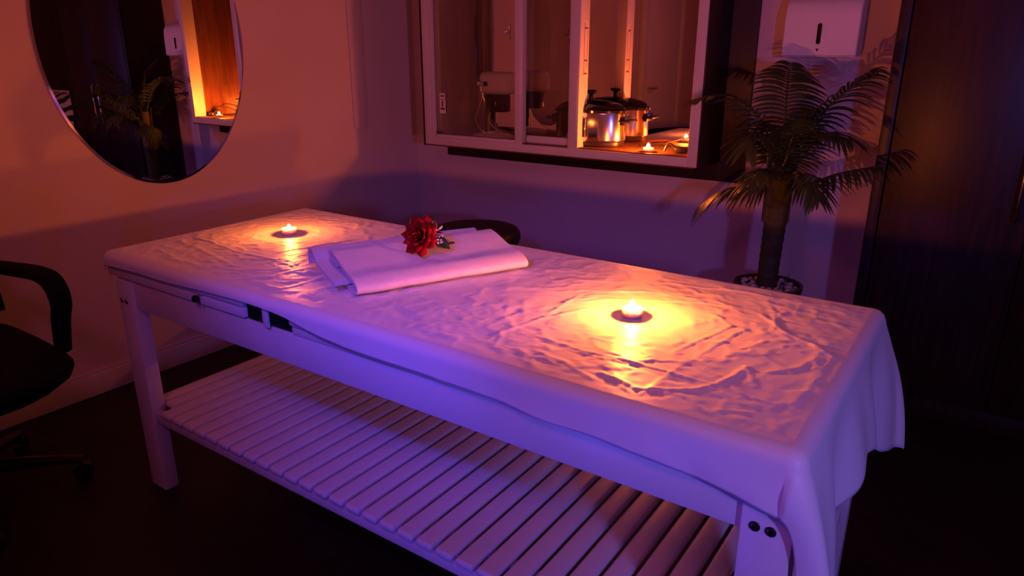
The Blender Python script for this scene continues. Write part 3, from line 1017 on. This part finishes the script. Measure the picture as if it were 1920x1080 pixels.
frond([kr, at(1440, 275, -.50), at(1412, 250, -.56), at(1398, 280, -.60)], 18, 0.085, 0.5, fwd=0.6)
frond([kr, at(1470, 285, -.34), at(1500, 225, -.24), at(1520, 205, -.16)], 20, 0.100, 0.4, fwd=0.5)
frond([kr, at(1452, 290, -.34), at(1432, 240, -.26), at(1415, 225, -.18)], 18, 0.095, 0.45, fwd=0.5)
frond([kr, at(1475, 300, -.52), at(1488, 250, -.62), at(1492, 225, -.66)], 20, 0.095, 0.5, side=RT, fwd=0.4)
frond([kr + Vector((0, 0, -.03)), at(1490, 325, -.56), at(1520, 335, -.64), at(1535, 375, -.68)], 16, 0.075, 0.5, fwd=0.6)
frond([kr + Vector((0, 0, -.03)), at(1440, 320, -.56), at(1425, 322, -.62), at(1405, 345, -.66)], 14, 0.070, 0.5, fwd=0.6)
for (px, py, h) in ((1462, 520, .05), (1470, 512, .07), (1420, 524, .04)):
    b_ = at(px, py + 10, -.46)
    b_.z = 0.45
    tube('sprout', spline([b_, b_ + Vector((0.006, 0, h * .6)), b_ + Vector((0.02, 0, h))], 5), [0.003 - 0.00022 * i for i in range(11)], 'frond', palm, n=6, ry=0.4)

# ------------------------------------------------------------------ wardrobe
WX0, WX1, WY = 2.468, 3.424, -0.327
wd = empty('wardrobe', ((WX0 + WX1) / 2, WY / 2, 0), 'tall dark wooden wardrobe with bar handles at the right edge', 'wardrobe')
box('side_panel', WX0, WX0 + 0.036, WY, -0.003, 0.0, 2.30, 'dark_wood', wd, bev=0.002)
box('side_panel', WX1 - 0.036, WX1, WY, -0.003, 0.0, 2.30, 'dark_wood', wd, bev=0.002)
box('back_panel', WX0 + 0.036, WX1 - 0.036, -0.02, -0.004, 0.0, 2.30, 'dark_wood', wd, bev=0)
box('top_panel', WX0 + 0.036, WX1 - 0.036, WY, -0.02, 2.26, 2.30, 'dark_wood', wd, bev=0.002)
box('plinth', WX0 + 0.036, WX1 - 0.036, WY + 0.02, -0.02, 0.0, 0.08, 'dark_wood', wd, bev=0.002)
xm = 2.946
for x0, x1, hx in ((WX0 + 0.040, xm - 0.0015, xm - 0.040), (xm + 0.0015, WX1 - 0.040, xm + 0.040)):
    dr = box('door', x0, x1, WY + 0.002, WY + 0.022, 0.085, 2.255, 'dark_wood', wd, bev=0.002)
    tube('handle', [(hx, WY + 0.002, 0.78), (hx, WY - 0.026, 0.782), (hx, WY - 0.030, 0.792), (hx, WY - 0.030, 1.065), (hx, WY - 0.026, 1.075), (hx, WY + 0.002, 1.077)],
         0.0055, 'chrome', dr, n=10)

# low dark cabinet beyond the wardrobe with a zebra cushion on it (seen in the wall mirror)
lc = empty('low_cabinet', (3.86, -0.25, 0), 'low dark wooden cabinet beyond the wardrobe', 'cabinet')
box('cabinet_body', 3.445, 4.28, -0.46, -0.002, 0.0, 0.70, 'dark_wood', lc, bev=0.003)
for x0, x1 in ((3.452, 3.860), (3.864, 4.273)):
    dd = box('door', x0, x1, -0.478, -0.46, 0.04, 0.695, 'dark_wood', lc, bev=0.002)
    lathe('knob', [(0.006, 0), (0.006, 0.012), (0.012, 0.018), (0.010, 0.024), (0, 0.025)], (x1 - 0.04 if x0 < 3.5 else x0 + 0.04, -0.478, 0.45), 'chrome', dd, n=14, M=Matrix.Rotation(radians(90), 3, 'X'))
box('tall_back', 3.445, 4.56, -0.10, -0.004, 0.70, 2.30, 'dark_wood', lc, bev=0.002)
zc = empty('zebra_cushion', (3.66, -0.30, 0.70), 'zebra-print cushion with a pale top edge, reflected in the oval wall mirror', 'cushion')
V, Fc = [], []
NU = 20
for sgn in (1, -1):
    for i in range(NU + 1):
        for j in range(NU + 1):
            u, v = i / NU * 2 - 1, j / NU * 2 - 1
            th = 0.055 * (max(0, (1 - u ** 4) * (1 - v ** 4))) ** 0.55
            px = 3.66 + u * 0.20 * (1 - 0.04 * v * v)
            pz = 0.855 + v * 0.150 * (1 - 0.04 * u * u)
            V.append((px, -0.30 - sgn * th + (pz - 0.855) * 0.22, pz))
n1_ = (NU + 1) ** 2
for s_ in range(2):
    for i in range(NU):
        for j in range(NU):
            a = s_ * n1_ + i * (NU + 1) + j
            Fc.append((a, a + 1, a + NU + 2, a + NU + 1))
mesh('cushion_cover', V, Fc, 'zebra_print', zc, True, 80)
box('cushion_trim', 3.462, 3.858, -0.275, -0.255, 0.988, 1.018, 'paper_label', zc, bev=0.006)

# ------------------------------------------------------------------ oval wall mirror
MY, MZ, MA, MB = -1.53, 1.362, 0.420, 0.570
mr = empty('wall_mirror', (0.0, MY, MZ), 'large frameless oval mirror on the left wall', 'mirror')


def ell(scale, x, n=96, inset=0.0):
    return [(x, MY + (MA * scale - inset) * cos(2 * pi * k / n), MZ + (MB * scale - inset) * sin(2 * pi * k / n)) for k in range(n)]


N = 96
V = ell(1, 0.0012, inset=0.009) + ell(1, 0.0070, inset=0.009)
Fc = [tuple(range(N)), tuple(range(N, 2 * N))] + [(k, (k + 1) % N, N + (k + 1) % N, N + k) for k in range(N)]
mesh('mirror_glass', V, Fc, 'mirror', mr, False)
prof = [(0.0012, 0.009), (0.0012, 0.0), (0.0044, 0.0), (0.0048, 0.0005), (0.0070, 0.009)]
V = []
for (x, ins) in prof:
    V += ell(1, x, inset=ins)
Fc = []
for i in range(len(prof)):
    j = (i + 1) % len(prof)
    Fc += [(i * N + k, i * N + (k + 1) % N, j * N + (k + 1) % N, j * N + k) for k in range(N)]
mesh('bevelled_edge', V, Fc, 'mirror_rim', mr, True, 12)

# ------------------------------------------------------------------ round stool behind the table
sx_, sy_ = 0.975, -0.72
st = empty('round_stool', (sx_, sy_, 0), 'dark round padded stool behind the table, under the display case', 'stool')
lathe('stool_seat', [(0.17, 0.500), (0.192, 0.508), (0.200, 0.530), (0.198, 0.552), (0.185, 0.568), (0.15, 0.575), (0, 0.577)], (sx_, sy_, 0), 'black_leather', st, n=48)
lathe('stool_column', [(0.026, 0.10), (0.026, 0.30), (0.018, 0.30), (0.018, 0.500)], (sx_, sy_, 0), 'chrome', st, n=20)
for k in range(5):
    a = k * 2 * pi / 5 + 0.2
    d = Vector((cos(a), sin(a), 0))
    b_ = Vector((sx_, sy_, 0))
    lg = tube('base_arm', [b_ + d * 0.0 + Vector((0, 0, 0.105)), b_ + d * 0.12 + Vector((0, 0, 0.092)), b_ + d * 0.24 + Vector((0, 0, 0.068))], [0.020, 0.016, 0.012], 'black_plastic', st, n=10)
    pn_ = b_ + d * 0.235
    lathe('caster', [(0.018, -0.012), (0.025, -0.010), (0.025, 0.010), (0.018, 0.012)], (pn_.x, pn_.y, 0.0255), 'black_plastic', lg, n=16,
          M=Matrix.Rotation(a, 3, 'Z') @ Matrix.Rotation(radians(90), 3, 'X'))

# ------------------------------------------------------------------ office chair at the left edge (faces the table, +x)
ocx, ocy = 0.42, -2.545
oc = empty('office_chair', (ocx, ocy, 0), 'black office armchair at the left edge, beside the table', 'chair')
# seat: rounded bucket cushion
V, Fc = [], []
nu, nv = 28, 12
for i in range(nu):
    a = 2 * pi * i / nu
    ca, sa = cos(a), sin(a)
    ex_ = 0.33 * (abs(ca) ** 0.45) * (1 if ca > 0 else -1)
    ey_ = 0.25 * (abs(sa) ** 0.45) * (1 if sa > 0 else -1)
    for j in range(nv):
        t = j / (nv - 1)
        ph = -pi / 2 + pi * t
        rad_ = cos(ph) ** 0.55 if 0 < t < 1 else 0.02
        zz = 0.455 + (0.050 if ph > 0 else 0.120) * sin(ph)
        tap = 1.0 if ph > 0 else 1.0 - 0.35 * (-sin(ph)) ** 1.2
        V.append((ocx + 0.07 + ex_ * rad_ * tap, ocy + ey_ * rad_ * tap, zz - 0.02 * max(0, ca) * (1 - t)))
for i in range(nu):
    i2 = (i + 1) % nu
    for j in range(nv - 1):
        Fc.append((i * nv + j, i2 * nv + j, i2 * nv + j + 1, i * nv + j + 1))
mesh('seat', V, Fc, 'black_fabric', oc, True, 80)
# backrest
V, Fc = [], []
nu, nv = 16, 12
for s_ in (0, 1):
    for i in range(nu + 1):
        for j in range(nv + 1):
            u, v = i / nu * 2 - 1, j / nv * 2 - 1
            e_ = max(0, (1 - abs(u) ** 5) * (1 - abs(v) ** 5)) ** 0.5
            V.append((ocx - 0.235 + 0.05 * u * u + (0.030 if s_ else -0.025) * e_ - 0.03 * v, ocy + u * 0.23 * (1 - 0.12 * max(0, v)), 0.66 + v * 0.16))
n1_ = (nu + 1) * (nv + 1)
for s_ in range(2):
    for i in range(nu):
        for j in range(nv):
            a = s_ * n1_ + i * (nv + 1) + j
            Fc.append((a, a + 1, a + nv + 2, a + nv + 1))
mesh('backrest', V, Fc, 'black_fabric', oc, True, 80)
for sg in (1, -1):
    yy = ocy + sg * 0.240
    pts = [(ocx - 0.20, yy, 0.500), (ocx - 0.225, yy, 0.60), (ocx - 0.17, yy, 0.655), (ocx + 0.02, yy, 0.682), (ocx + 0.20, yy, 0.697), (ocx + 0.268, yy, 0.678),
           (ocx + 0.287, yy, 0.630), (ocx + 0.262, yy, 0.570), (ocx + 0.235, yy, 0.470)]
    sp_ = spline(pts, 7)
    tube('armrest', sp_, [0.016 + 0.005 * sin(pi * i / (len(sp_) - 1)) for i in range(len(sp_))], 'black_fabric', oc, n=12, ry=1.5, up=(0, 0, 1))
lathe('gas_column', [(0.05, 0.10), (0.05, 0.13), (0.026, 0.14), (0.026, 0.36)], (ocx + 0.03, ocy, 0), 'black_plastic', oc, n=20)
for k in range(5):
    a = k * 2 * pi / 5 + radians(62)
    d = Vector((cos(a), sin(a), 0))
    b_ = Vector((ocx + 0.03, ocy, 0))
    lg = tube('base_arm', [b_ + Vector((0, 0, 0.118)), b_ + d * 0.15 + Vector((0, 0, 0.100)), b_ + d * 0.29 + Vector((0, 0, 0.072))], [0.024, 0.019, 0.014], 'black_gloss', oc, n=10)
    pn_ = b_ + d * 0.285
    lathe('caster', [(0.020, -0.014), (0.029, -0.011), (0.029, 0.011), (0.020, 0.014)], (pn_.x, pn_.y, 0.0295), 'black_gloss', lg, n=18,
          M=Matrix.Rotation(a, 3, 'Z') @ Matrix.Rotation(radians(90), 3, 'X'))
